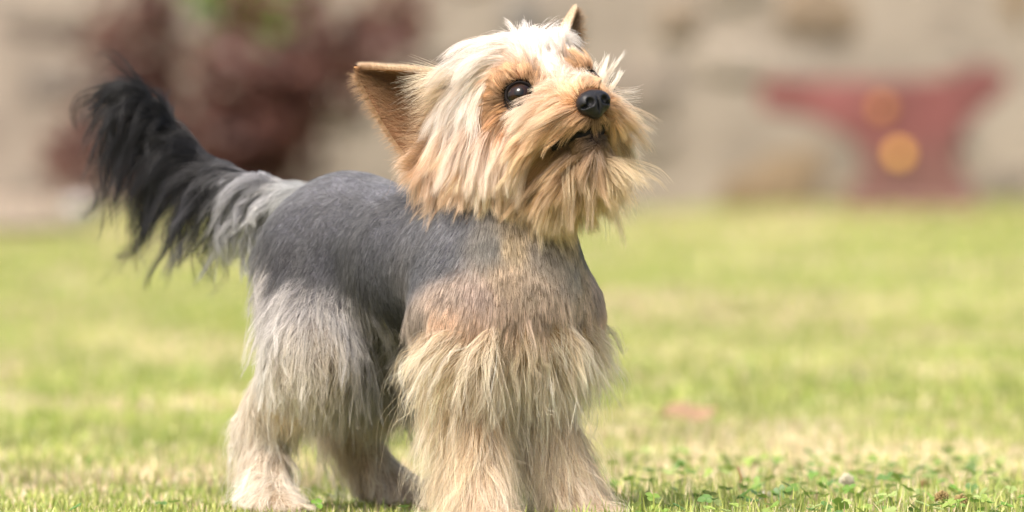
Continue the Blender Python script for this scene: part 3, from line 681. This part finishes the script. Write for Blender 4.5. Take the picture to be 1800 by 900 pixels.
# ---- body guides
g1, g2, g3 = '6d6d76', '8a8a94', '57575f'
BG = [
 # back and flank, clipped short; sky sheen painted into the paler back rows
 (560, 330, -.8, .5, 0.39, 12, 0, 1, '7e7e88', '9a9aa4'), (640, 312, -1, .2, 0.39, 12, 0, 1, '84848e', 'a0a0aa'), (720, 320, -1, .3, 0.44, 12, 0, 1, '84848e', 'a0a0aa'),
 (520, 390, -.5, 1, 0.44, 12, 0, 1, '63636c', '82828c'), (600, 380, -.6, .9, 0.39, 12, 0, 1, '66666f', '868690'), (680, 400, -.5, 1, 0.39, 12, 0, 1, '64646d', '84848e'),
 (500, 460, -.3, 1, 0.66, 15, .1, .9, '4c4a50', '74727a'), (570, 460, -.4, 1, 0.44, 12, 0, 1, '505058', '72727a'), (650, 480, -.3, 1, 0.39, 12, 0, 1, '585860', '7c7c86'), (690, 540, -.2, 1, 0.55, 14, .1, 1, '505058', '72727a'),
 (750, 380, -.5, 1, 0.5, 12, 0, 1, '6c6c76', '9a9aa4'), (790, 400, -.4, 1, 0.61, 14, .1, .9, '70707a', 'a2a2ac'), (780, 450, -.3, 1, 0.72, 14, .1, .9, '62626c', '92929a'), (740, 470, -.3, 1, 0.55, 12, .1, .9, '606068', '84848c'),
 (735, 560, .0, 1, 1.1, 13, .1, .9, '6a6058', '988a7c'), (790, 520, -.2, 1, 0.72, 14, .1, .9, '7c6e64', 'b09c8a'),
 # neck and chest
 (900, 430, .05, 1, 0.73, 11, .1, .9, '7c6c50', 'ac9a78'), (860, 430, -.1, 1, 0.67, 11, .1, .9, '706c68', '9c9890'), (950, 440, .1, 1, 0.67, 11, .1, .9, '84786a', 'b4a898', 1, 's'),
 (890, 490, .0, 1, 0.67, 11, .1, .9, '84725c', 'b09c82'), (930, 510, .1, 1, 0.67, 11, .1, .9, '84725e', 'b8a692', 1, 's'), (840, 520, -.2, 1, 0.67, 11, .1, .9, '867468', 'b8a294'), (1010, 480, .2, 1, 0.67, 11, .1, .9, '8a7e74', 'c8bcb0', 1, 's'),
 (1020, 540, .2, 1, 0.75, 11, .1, .9, '94806e', 'd0bca8', 1, 's'), (960, 555, .2, 1, 0.85, 11, .1, .9, '8a7668', 'bca696', 1, 's'), (900, 555, .0, 1, 0.85, 11, .1, .9, '8a7462', 'b8a28e'), (790, 560, -.3, 1, 0.95, 11, .2, .9, '9c8068', 'ccb094'), (840, 570, -.2, 1, 0.85, 11, .1, .9, '947a66', 'c4aa92'),
 # lower chest whorl
 (922, 585, .0, .5, 3.2, 46, .5, .2, '8a6840', 'dcc6a8'), (865, 590, -1, .15, 5.0, 46, .45, .2, 'a88a66', 'ead8bc'), (800, 590, -1, .3, 4.6, 36, .45, .2, 'ac8e6c', 'ecdcc4'), (760, 600, -1, .6, 3.8, 26, .5, .3, 'b08a60', 'e8d4b4'),
 (985, 585, 1, .25, 4.6, 42, .55, .2, 'b89468', 'f0e2cc', 1, 's'), (1030, 590, .8, .7, 4.2, 32, .6, .2, 'bc9a72', 'f0e2cc', 1, 's'), (780, 640, -.6, 1, 6.0, 34, .6, .3, 'b8946a', 'ead6b8'), (1030, 640, .4, 1, 5.2, 28, .65, .3, 'b8946a', 'f0e2cc', 1, 's'),
 (890, 630, -.5, 1, 4.6, 44, .65, .2, 'a07c50', 'ecdcc4'), (955, 630, .3, 1, 4.6, 44, .65, .2, 'a07c50', 'f0e2cc', 1, 's'), (925, 660, .0, 1, 3.6, 38, .7, .3, '94754e', 'eadcc4'),
 # front legs
 (800, 680, -.5, 1, 7.0, 32, .6, .4, 'c09a6c', 'ead8ba'), (850, 690, .1, 1, 5.4, 26, .7, .4, 'b48c60', 'e6d0ae'), (825, 760, -.4, 1, 6.2, 26, .6, .4, 'b8946a', 'e6d2b2'), (845, 830, -0.1, 1, 4.6, 24, .5, .4, 'b49472', 'e2ccb0'), (830, 870, -.3, 1, 4.4, 26, .4, .4, 'b0906e', 'e0cab0'),
 (1000, 700, .3, 1, 5.2, 26, .7, .4, 'b48e62', 'e8d4b4', 1, 's'), (1010, 790, .3, 1, 5.2, 28, .6, .4, 'a98460', 'e2cdaa', 1, 's'), (1015, 860, .7, 1, 4.8, 32, .4, .4, 'a07a5c', 'e6d4b8', 1, 's'),
 # belly fringe
 (700, 590, -.1, 1, 5.2, 22, .6, .6, '36363a', '808080'), (650, 590, -.2, 1, 5.2, 22, .6, .6, '38383c', '908e88'), (610, 570, -.3, 1, 4.4, 20, .5, .7, '3c3c42', '828286'),
 # thigh, long wavy grey
 (470, 490, -.8, .7, 3.24, 26, .5, .4, '565258', 'bcb8b8'), (510, 520, -.5, 1, 3.60, 24, .5, .5, '58545a', 'c4c0be'), (560, 530, -.2, 1, 3.60, 22, .5, .6, '504e54', 'b4b0ae'), (480, 580, -.5, 1, 3.2, 26, .6, .4, '686468', 'd6d2ce'),
 (530, 600, -.1, 1, 2.9, 24, .6, .5, '7c7064', 'dcd4c8'), (580, 600, .1, 1, 2.4, 24, .6, .5, '82705e', 'd4c8b8'), (500, 660, -.3, 1, 2.5, 24, .6, .5, 'a8927c', 'e6dccf'),
 # rear legs
 (480, 740, -.4, 1, 3.2, 24, .5, .4, 'b8a084', 'ece2d4'), (500, 720, .1, 1, 2.0, 18, .5, .5, 'b89c7c', 'e4d4bc'), (480, 820, -.6, 1, 4.0, 26, .5, .4, 'b09a80', 'eee4d6'), (490, 870, -.2, 1, 3.2, 34, .5, .4, 'ac967c', 'e2d6c6'),
 (620, 740, -.1, 1, 3.0, 18, .5, .5, 'b49a80', 'dac8b0', 1, 's'), (640, 830, .2, 1, 3.6, 24, .5, .4, 'b0947a', 'dcc8ac', 1, 's'), (600, 690, -.1, 1, 3.0, 18, .5, .5, 'b0967c', 'dac8b0', 1, 's'), (650, 760, .2, 1, 3.0, 20, .5, .5, 'b0947a', 'd8c4a8', 1, 's'), (640, 885, .3, 1, 3.0, 26, .4, .4, 'b48c74', 'd8bca4', 1, 's'),
]
under = []
for t in (0.0, .3, .6, .9):     # belly, hidden side of the trunk
    c = P(600, 405, .19) * (1 - t) + P(880, 480, .04) * t
    under.append((c - np.array([0, 0, .06]), np.array([0, 0, -1.]) - FB * .3, (4.6, 20, .6, .6, '3c3a3c', '8a867e')))
    under.append((c + np.array([0, 0, .055]), -FB, (.7, 12, 0, 1, '84848e', 'a0a0aa')))
    under.append((c + LB * .055 + np.array([0, 0, .01]), -FB * .5 + np.array([0, 0, -1.]), (.8, 12, 0, 1, '5c5c64', '7c7c86')))
tail_dirs = []
for i, q in enumerate(TAIL):
    tn = TAIL[min(i + 1, 6)] - TAIL[max(i - 1, 0)]; tn = tn / np.linalg.norm(tn)
    silver = i < 2
    rt, tp = (('b4b4b8', 'e6e6e8') if i == 0 else ('5c5c60', 'bcbcc0')) if silver else (('1c1c20', '424248') if i == 2 else ('0e0e10', '1c1c20'))
    for dn in (-1, 1):
        sd = np.cross(tn, [0, 1., 0])
    dn_ = np.array([0, 0, -1.])
    ln = (2.2, 4.8, 7.2, 7.6, 7.0, 6.0, 4.6)[i]
    under.append((q + np.array([0, 0, -.012]), dn_ * .8 + tn * .6, (ln, 34, .75, .1, rt, tp)))
    under.append((q + np.array([0, 0, .012]) + np.array([.004, 0, 0]), tn, (1.6 if i < 5 else 3.0, 18, .3, .6, rt, tp)))
    under.append((q + np.array([0, -.011, 0]), tn * .8 + dn_ * .7, (ln * .9, 22, .75, .3, rt, tp)))
    under.append((q + np.array([0, .011, 0]), tn * .8 + dn_ * .7, (ln * .9, 22, .75, .3, rt, tp)))
BGD = guides(BG, mirror_body, mirror_body_v, True, under)

tail_c = np.array(TAIL)
def tail_w(p):
    d = np.full(len(p), 9.)
    for a, b_ in zip(TAIL[:-1], TAIL[1:]):
        ab = b_ - a; t = np.clip(((p - a) @ ab) / (ab @ ab), 0, 1); d = np.minimum(d, np.linalg.norm(p - a - t[:, None] * ab, axis=1))
    return ((d < .02) & (p[:, 0] < P(492, 350, .25)[0])).astype(float)
def length_at(p): return interp(BGD, p)[1][:, 0]
blen = length_at(BV)
FC = BV[BF].mean(1)
def trunk_keep(p): return body_keep(p) * (1 - tail_w(p)) * (p[:, 2] > .004)
# short clipped coat
def short_keep(p): return trunk_keep(p) * np.clip((.024 - length_at(p)) / .006, 0, 1)
def long_keep(p): return trunk_keep(p) * np.clip((length_at(p) - .018) / .006, 0, 1)
sp = sample_surface(BV, BF, 125000, short_keep, 5)
hair_obj('short_coat', [grow(sp, BGD, 5, 6, clump_mm=3.5, clump=.05, rad=.09, jitter=.06, colvar=.17, fine_clump=.12, cs_='coat', cg=1.0)], fur_m, dog, DO)
lp = sample_surface(BV, BF, 46000, long_keep, 7)
FC_ = np.array([1.0, 1.0, .985])
lu = sample_surface(BV, BF, 34000, long_keep, 17)
hair_obj('leg_and_belly_fringe', [grow(lp, BGD, 14, 8, clump_mm=5.5, clump=.74, wave=.16, rad=.10, jitter=.24, colvar=.32, lenvar=.28, cs_=FC_, cg=.78, pale=.46, tipk=1.3),
    grow(lu, BGD, 12, 18, clump_mm=3.5, clump=.3, wave=.07, rad=.075, jitter=.34, colvar=.22, lenvar=.4, cs_=FC_, cg=.78, pale=.40, tipk=1.3, fine_clump=.45)], fur_m, dog, DO)
tp_ = sample_surface(BV, BF, 12000, lambda p: body_keep(p) * tail_w(p), 9)
hair_obj('tail_plume', [grow(tp_, BGD, 14, 10, clump_mm=6, clump=.78, wave=.15, rad=.085, jitter=.26, colvar=.25, lenvar=.3, cs_=1.0, cg=1.0)], fur_m, dog, DO)

# ---- skin
hwv = head_w(BV)
_, _, rc1, _ = interp(HGD, BV); _, _, rc2, _ = interp(BGD, BV)
sk = np.where(hwv[:, None] > .5, rc1, rc2) * .8
q = to_head(BV)
dark = (hwv > .5) & (q[:, 0] > .008) & (np.abs(q[:, 2] + .0435) < .0048); sk[dark] = (.012, .010, .010)
sk[(np.linalg.norm(BV - NOSE, axis=1) < .015)] = lin('5a3c26')
for e in EYES: sk[np.linalg.norm(BV - e, axis=1) < .0145] = (.02, .014, .012)
mesh_obj('body', BV - DO, BF, tint_mat('dog_skin', .7, .2), dog, cols=sk)

# ---- nose
npr = []
_save = prims; prims = npr
def nl(x, y, z): return hl(.0535 + x, y, -.0265 + z)
ell(nl(-.002, 0, .0), (.0085, .0112, .0088), HM, .003); ell(nl(-.001, .0062, -.0008), (.0075, .0062, .0070), HM, .003); ell(nl(-.001, -.0062, -.0008), (.0075, .0062, .0070), HM, .003)
ell(nl(-.002, 0, -.0065), (.0065, .0055, .0055), HM, .003)
for s in (-1, 1):
    ell(nl(.0072, .0058 * s, -.0012), (.005, .0030, .0034), HM, .0012, sub=True); ell(nl(.004, .0098 * s, -.0034), (.004, .0035, .0014), HM, .001, sub=True)
ell(nl(.0068, 0, -.006), (.004, .0006, .007), HM, .001, sub=True)
prims = _save
ng = field(npr, NOSE - .02, NOSE + .02, .0005); NV, NF = surface_nets(ng, NOSE - .02, .0005)
nose_m = noise_mat('wet_nose', (.008, .008, .010), (.018, .018, .021), 300, .38, .5, 900, spec=.3)
nz_bp = [n for n in nose_m.node_tree.nodes if n.type == 'BUMP'][0]; nz_bp.inputs['Distance'].default_value = .0006
mesh_obj('nose', NV - DO, NF, nose_m, dog)

# ---- eyes
eye_m, N, L, b = new_mat('dog_eye'); tc = N.new('ShaderNodeTexCoord')
ln_ = N.new('ShaderNodeVectorMath'); ln_.operation = 'LENGTH'; mp = N.new('ShaderNodeMapping'); mp.inputs['Scale'].default_value = (0, 1, 1)
L.new(tc.outputs['Object'], mp.inputs['Vector']); L.new(mp.outputs[0], ln_.inputs[0])
cr = N.new('ShaderNodeValToRGB'); e = cr.color_ramp.elements; e[0].position = .30; e[0].color = (.002, .002, .002, 1); e[1].position = .36; e[1].color = (.020, .008, .004, 1)
for p_, c_ in ((.62, (.016, .007, .004)), (.72, (.005, .004, .004)), (.92, (.008, .006, .005))):
    x_ = e.new(p_); x_.color = (*c_, 1)
sc_ = N.new('ShaderNodeMath'); sc_.operation = 'MULTIPLY'; sc_.inputs[1].default_value = 1 / .0105; L.new(ln_.outputs['Value'], sc_.inputs[0]); L.new(sc_.outputs[0], cr.inputs[0])
L.new(cr.outputs[0], b.inputs['Base Color']); b.inputs['Roughness'].default_value = .04; b.inputs['Specular IOR Level'].default_value = .38
lid_m = noise_mat('eyelid_skin', (.006, .005, .005), (.014, .010, .009), 200, .75, .2, 400, spec=.1)
for s in (-1, 1):
    look = F0 * .82 + L0 * .48 * s + U0 * .18; look /= np.linalg.norm(look)
    zz = np.array([0, 0, 1.]); yy = np.cross(zz, look); yy /= np.linalg.norm(yy); zz = np.cross(look, yy); M = Matrix(np.stack([look, yy, zz], 1).tolist())
    bm = bmesh.new(); bmesh.ops.create_uvsphere(bm, u_segments=40, v_segments=28, radius=.0110)
    for v in bm.verts:
        r_ = math.hypot(v.co.y, v.co.z)
        if v.co.x > 0 and r_ < .0068: v.co.x += .0009 * (1 - (r_ / .0068) ** 2)
    eo = bm_obj('eye', bm, eye_m, dog); eo.location = hl(.001, .0264 * s, -.003) - DO; eo.rotation_euler = M.to_euler()
    ring = []; rr = []
    for k in range(37):
        a = 2 * math.pi * k / 36; ry, rz = math.cos(a) * .0101, math.sin(a) * .0086
        ring.append(np.array([math.sqrt(max(.0113 ** 2 - ry * ry - rz * rz, .0018 ** 2)) + .0004, ry, rz])); rr.append(.0009)
    v_, f_ = tube(ring, rr, 8, False); lo_ = mesh_obj('eyelid', v_, f_, lid_m, eo)

# ---- ears: cupped triangular shells with velvet fur
ear_in = tint_mat('ear_skin', .7, .2, .10)
def ear(s):
    T = hl(-.105, .094 * s, .080 if s > 0 else .063)
    B = [hl(-.046, .036 * s, .028), hl(-.060, .030 * s, .014), hl(-.080, .040 * s, .000), hl(-.098, .066 * s, -.027)]
    ns, nt = 15, 17
    def basep(u):
        u = u * 3; i = min(int(u), 2); f = u - i
        p0_, p1_, p2_, p3_ = B[max(i - 1, 0)], B[i], B[i + 1], B[min(i + 2, 3)]
        return .5 * (2 * p1_ + (p2_ - p0_) * f + (2 * p0_ - 5 * p1_ + 4 * p2_ - p3_) * f * f + (3 * p1_ - p0_ - 3 * p2_ + p3_) * f ** 3)
    face = np.cross(B[3] - B[0], T - B[0]); face /= np.linalg.norm(face)
    if face.dot(F0) < 0: face = -face
    fr = np.zeros((nt, ns, 3))
    for j in range(nt):
        t = j / (nt - 1)
        for i in range(ns):
            u = i / (ns - 1); p = basep(u) * (1 - t) + T * t
            bulge = math.sin(math.pi * t) * .0015                       # edges bow outwards
            e_ = (basep(1) - basep(0)); e_ = e_ / np.linalg.norm(e_)
            p = p + e_ * bulge * (3.2 * max(0, 2 * u - 1) + min(0, 2 * u - 1)) - face * (.010 * math.sin(math.pi * u) * math.sin(math.pi * min(1, t * .9 + .1)))
            fr[j, i] = p
    th = .0012
    N_ = np.cross(np.gradient(fr, axis=1), np.gradient(fr, axis=0)); N_ /= np.linalg.norm(N_, axis=2)[..., None] + 1e-9
    N_[-1] = N_[-2]
    if (N_ * face).sum(-1).mean() < 0: N_ = -N_
    A = fr + N_ * th; Bk = fr - N_ * th
    V = np.concatenate([A.reshape(-1, 3), Bk.reshape(-1, 3)]); n = nt * ns; F = []
    for j in range(nt - 1):
        for i in range(ns - 1):
            a = j * ns + i; F.append((a, a + 1, a + 1 + ns, a + ns)); F.append((n + a, n + a + ns, n + a + 1 + ns, n + a + 1))
        F.append((j * ns, (j + 1) * ns, n + (j + 1) * ns, n + j * ns)); F.append((j * ns + ns - 1, n + j * ns + ns - 1, n + (j + 1) * ns + ns - 1, (j + 1) * ns + ns - 1))
    cin = np.tile(lin('6a4830'), (n, 1)); cout = np.tile(lin('a07850'), (n, 1))
    eo = mesh_obj('ear', V - DO, F, ear_in, dog, cols=np.concatenate([cin, cout]))
    # fur of the ear
    rng = np.random.default_rng(50 + s); sets = []
    def quick(p0, d, Lm, c0, c1, rad, bend):
        m = len(p0); k = 6; tt = np.linspace(0, 1, k); X = p0[:, None] + d[:, None] * (Lm[:, None] * tt)[..., None]
        X = X + bend[:, None] * ((Lm[:, None] * tt * tt))[..., None]
        C = c0[:, None] * (1 - tt)[None, :, None] + c1[:, None] * tt[None, :, None]; C = C * np.exp(rng.normal(0, .15, (m, 1, 1)))
        return X, np.clip(C, .003, .95) ** .85, rad * 1e-3 * (1 - .8 * tt[None] ** 1.5) * np.ones((m, 1))
    m = 9000; j = rng.random(m) ** 1.15 * (nt - 2); i = rng.random(m) * (ns - 1)
    def samp(Z, j, i):
        j0 = j.astype(int); i0 = np.minimum(i.astype(int), ns - 2); a = (j - j0)[:, None]; b_ = (i - i0)[:, None]
        return Z[j0, i0] * (1 - a) * (1 - b_) + Z[j0 + 1, i0] * a * (1 - b_) + Z[j0, i0 + 1] * (1 - a) * b_ + Z[j0 + 1, i0 + 1] * a * b_
    pin = samp(fr, j, i); nn_ = samp(N_, j, i); tipd = T - pin; tipd /= np.linalg.norm(tipd, axis=1)[:, None]
    u = i / (ns - 1); edge = np.clip(1 - np.minimum(u, 1 - u) * 5, 0, 1)[:, None]; lo_e = np.clip((u - .45) * 2, 0, 1)[:, None]; tj = (j / nt)[:, None]
    outw = (2 * u - 1)[:, None] * (basep(1) - basep(0)) / np.linalg.norm(basep(1) - basep(0))
    ci_ = lin('5e3f28') * (1 - edge ** 2) + lin('b49070') * edge ** 2; ci_ = ci_ * (1 - lo_e * .7) + lin('9a7a5a') * lo_e * .7
    d = tipd * .5 + outw * (.35 + .5 * edge) + nn_ * .25 + rng.normal(0, .12, (m, 3)); d /= np.linalg.norm(d, axis=1)[:, None]
    sets.append(quick(pin + nn_ * th, d, rng.uniform(.003, .0065, m) * (1 + lo_e[:, 0] * .9), ci_, ci_ * 1.35, .11, -nn_ * .2))
    d = tipd * .7 + outw * .4 - nn_ * .25 + rng.normal(0, .1, (m, 3)); d /= np.linalg.norm(d, axis=1)[:, None]
    co = np.tile(lin('c4a688'), (m, 1)) * (1 - .0 * edge)
    sets.append(quick(pin - nn_ * th, d, rng.uniform(.003, .006, m), co, co * 1.3, .11, nn_ * .15))
    # rim fringe
    m2 = 3200; j = rng.random(m2) * (nt - 2); sidei = rng.random(m2) < .5; i = np.where(sidei, 0.0, ns - 1.001)
    pr_ = samp(fr, j, i); nn_ = samp(N_, j, i); tipd = T - pr_; tipd /= np.linalg.norm(tipd, axis=1)[:, None]
    outw = np.where(sidei, -1., 1.)[:, None] * (basep(1) - basep(0)) / np.linalg.norm(basep(1) - basep(0))
    d = outw * .75 + tipd * .6 + rng.normal(0, .15, (m2, 3)); d /= np.linalg.norm(d, axis=1)[:, None]
    cr_ = np.where(sidei[:, None], lin('e0c8ac'), lin('ccae8c'))
    sets.append(quick(pr_, d, rng.uniform(.002, .0055, m2), cr_, cr_ * 1.25, .10, tipd * .3))
    # long feathering over the inside from the base
    m3 = 3000 if s < 0 else 900; u = rng.random(m3) ** 1.1; pb = np.array([basep(x) for x in u]); tipd = T - pb; tipd /= np.linalg.norm(tipd, axis=1)[:, None]
    d = tipd * .85 + face * (.55 - .15 * u[:, None]) + U0 * (.22 * (1 - u))[:, None] + rng.normal(0, .13, (12, 3))[(u * 11.99).astype(int)] + rng.normal(0, .12, (m3, 3)); d /= np.linalg.norm(d, axis=1)[:, None]
    cf_ = (lin('ecd8bc') * (1 - u[:, None]) + lin('ac8660') * u[:, None]) * rng.uniform(.6, 1.05, (m3, 1))
    sets.append(quick(pb + face * .004, d, rng.uniform(.35, 1.0, m3) * (.030 + .022 * (1 - u)) * (1 if s < 0 else .5), cf_, cf_ * 1.25, .12, np.tile(np.array([0, 0, -.35]), (m3, 1)) + rng.normal(0, .15, (m3, 3))))
    hair_obj('ear_fur', [(X_, C_, r_) for X_, C_, r_ in sets], fur_m, eo, DO)
for s in (-1, 1): ear(s)

# ================================================================== small things on the lawn
flower_m = noise_mat('clover_petal', lin('c4bda2') * .75, lin('dcd6c2') * .8, 200, .6, .2, 400)
brown_m = noise_mat('dry_petal', lin('8a7448') * .8, lin('b09a6a') * .8, 200, .8, .2, 400)
stem_m = noise_mat('clover_stem', lin('6a8a3a') * .7, lin('8aa04c') * .8, 80, .6, .2, 300)
def clover_flower(px, py, y, r, mat, label, mat2=None, seed=0):
    top = P(px, py, y); base = np.array([top[0] + .002, top[1] + .002, 0.0]); o = empty('clover_flower', tuple(base)); tag(o, label, 'flower', 'clover flower heads in the grass')
    t_ = top - base; v_, f_ = tube([np.zeros(3), t_ * .5 + np.array([.001, 0, 0]), t_], [.0009, .0008, .0007], 6); mesh_obj('stem', v_, f_, stem_m, o)
    rng = np.random.default_rng(seed); V = []; F = []
    for k in range(46):
        zc = 1 - 1.75 * (k + .5) / 46; a = k * 2.39996; rr_ = math.sqrt(max(0, 1 - zc * zc)); d = np.array([rr_ * math.cos(a), rr_ * math.sin(a), zc * .85 + .1]); d /= np.linalg.norm(d)
        sd = np.cross(d, (0, 0, 1.0)) + 1e-6; sd /= np.linalg.norm(sd); n_ = np.cross(sd, d); c0 = t_ + d * r * .25; l_ = r * rng.uniform(.75, 1.05); w_ = r * .17; i0 = len(V)
        V += [c0 - sd * w_ * .6, c0 + n_ * w_ * .6, c0 + sd * w_ * .6, c0 - n_ * w_ * .6, c0 + d * l_ * .75 - sd * w_, c0 + d * l_ * .75 + n_ * w_, c0 + d * l_ * .75 + sd * w_, c0 + d * l_ * .75 - n_ * w_, c0 + d * l_]
        for q_ in range(4):
            q2 = (q_ + 1) % 4; F.append((i0 + q_, i0 + q2, i0 + 4 + q2, i0 + 4 + q_)); F.append((i0 + 4 + q_, i0 + 4 + q2, i0 + 8))
    mesh_obj('flower_head', V, F, mat, o)
    if mat2 is not None:
        V = []; F = []
        for k in range(12):
            a = k * .52; d = np.array([math.cos(a) * .7, math.sin(a) * .7, -.7]); sd = np.array([-math.sin(a), math.cos(a), 0]); i0 = len(V); c0 = t_ + d * r * .2
            V += [c0 - sd * r * .12, c0 + sd * r * .12, c0 + d * r * 1.05]; F.append((i0, i0 + 1, i0 + 2))
        mesh_obj('withered_petals', V, F, mat2, o)
clover_flower(1488, 846, .26, .0056, flower_m, 'white clover flower on a thin stem standing tallest in the grass', brown_m, 1)
clover_flower(1345, 874, .24, .0050, flower_m, 'small pale clover flower low in the grass nearest the dog', None, 2)
clover_flower(1655, 874, .12, .0050, brown_m, 'withered brown clover head beside another one in the grass', None, 3)
clover_flower(1688, 882, .10, .0052, brown_m, 'larger withered clover head with pale tips at the bottom', flower_m, 4)
clover_flower(1624, 852, .33, .0036, brown_m, 'tiny blurred brown clover bud behind the withered heads', None, 5)
# fallen leaf
lf = P(1208, 768, 1.3); leaf_o = empty('fallen_leaf', (lf[0], lf[1], .018)); tag(leaf_o, 'fallen orange leaf lying on the lawn behind the dog', 'leaf')
V = []; F = []
for i in range(9):
    t = i / 8; w = .019 * math.sin(math.pi * min(1, t * .95 + .03)) ** .8
    for k in (-1, 0, 1): V.append((-.026 + .052 * t, w * .7 * k, .010 * t * t + .006 * abs(k) + .004 * math.sin(t * 6)))
for i in range(8):
    for k in range(2): a = i * 3 + k; F.append((a, a + 1, a + 4, a + 3))
lo2 = mesh_obj('leaf_blade', V, F, noise_mat('dry_orange_leaf', lin('a88668') * .62, lin('c0a488') * .68, 30, .6, .3, 120), leaf_o)
lo2.modifiers.new('thick', 'SOLIDIFY').thickness = .0006; lo2.rotation_euler = (R(34), R(4), R(8))
v_, f_ = tube([(-.026, 0, 0), (-.036, .002, .002), (-.044, .0, .006)], [.0009, .0008, .0007], 6); mesh_obj('leaf_stalk', v_, f_, bark_m, leaf_o).rotation_euler = (R(20), R(4), R(8))
# brown dry stalks
def stalk(pts, y, r0, label):
    w = [P(px_, py_, y) for px_, py_ in pts]; b0 = np.array([w[0][0], y, 0.0]); w[0] = b0.copy()
    v_, f_ = tube([q_ - b0 for q_ in w], np.linspace(r0, r0 * .5, len(w)), 7); o = mesh_obj('dry_stalk', v_, f_, noise_mat('dry_stalk', lin('8a5c40') * .7, lin('b08058') * .8, 60, .8, .3, 200)); o.location = b0
    tag(o, label, 'stalk', 'dry stalks in the grass')
stalk([(1290, 885), (1298, 862), (1303, 840), (1297, 820)], .30, .0013, 'curved reddish brown dry stalk sticking out of the grass')
stalk([(1347, 905), (1347, 885), (1345, 868)], .12, .0010, 'short upright tan dry stalk below the small pale clover flower')
# pebble by the gravel, added to stand in for a bright blurred spot
pb = P(140, 396, 9.2); bm = bmesh.new(); bmesh.ops.create_icosphere(bm, subdivisions=2, radius=.03)
for v in bm.verts: v.co = Vector((v.co.x * 1.1, v.co.y * .9, v.co.z * .8)) * (1 + random.uniform(-.07, .07))
o = bm_obj('pebble', bm, noise_mat('white_pebble', (.36, .35, .34), (.46, .45, .44), 20, .5, .2, 60)); o.location = (pb[0], 9.2, .0137 * 8.2 + .05)
tag(o, 'white pebble at the edge of the gravel strip below the dog tail', 'pebble')
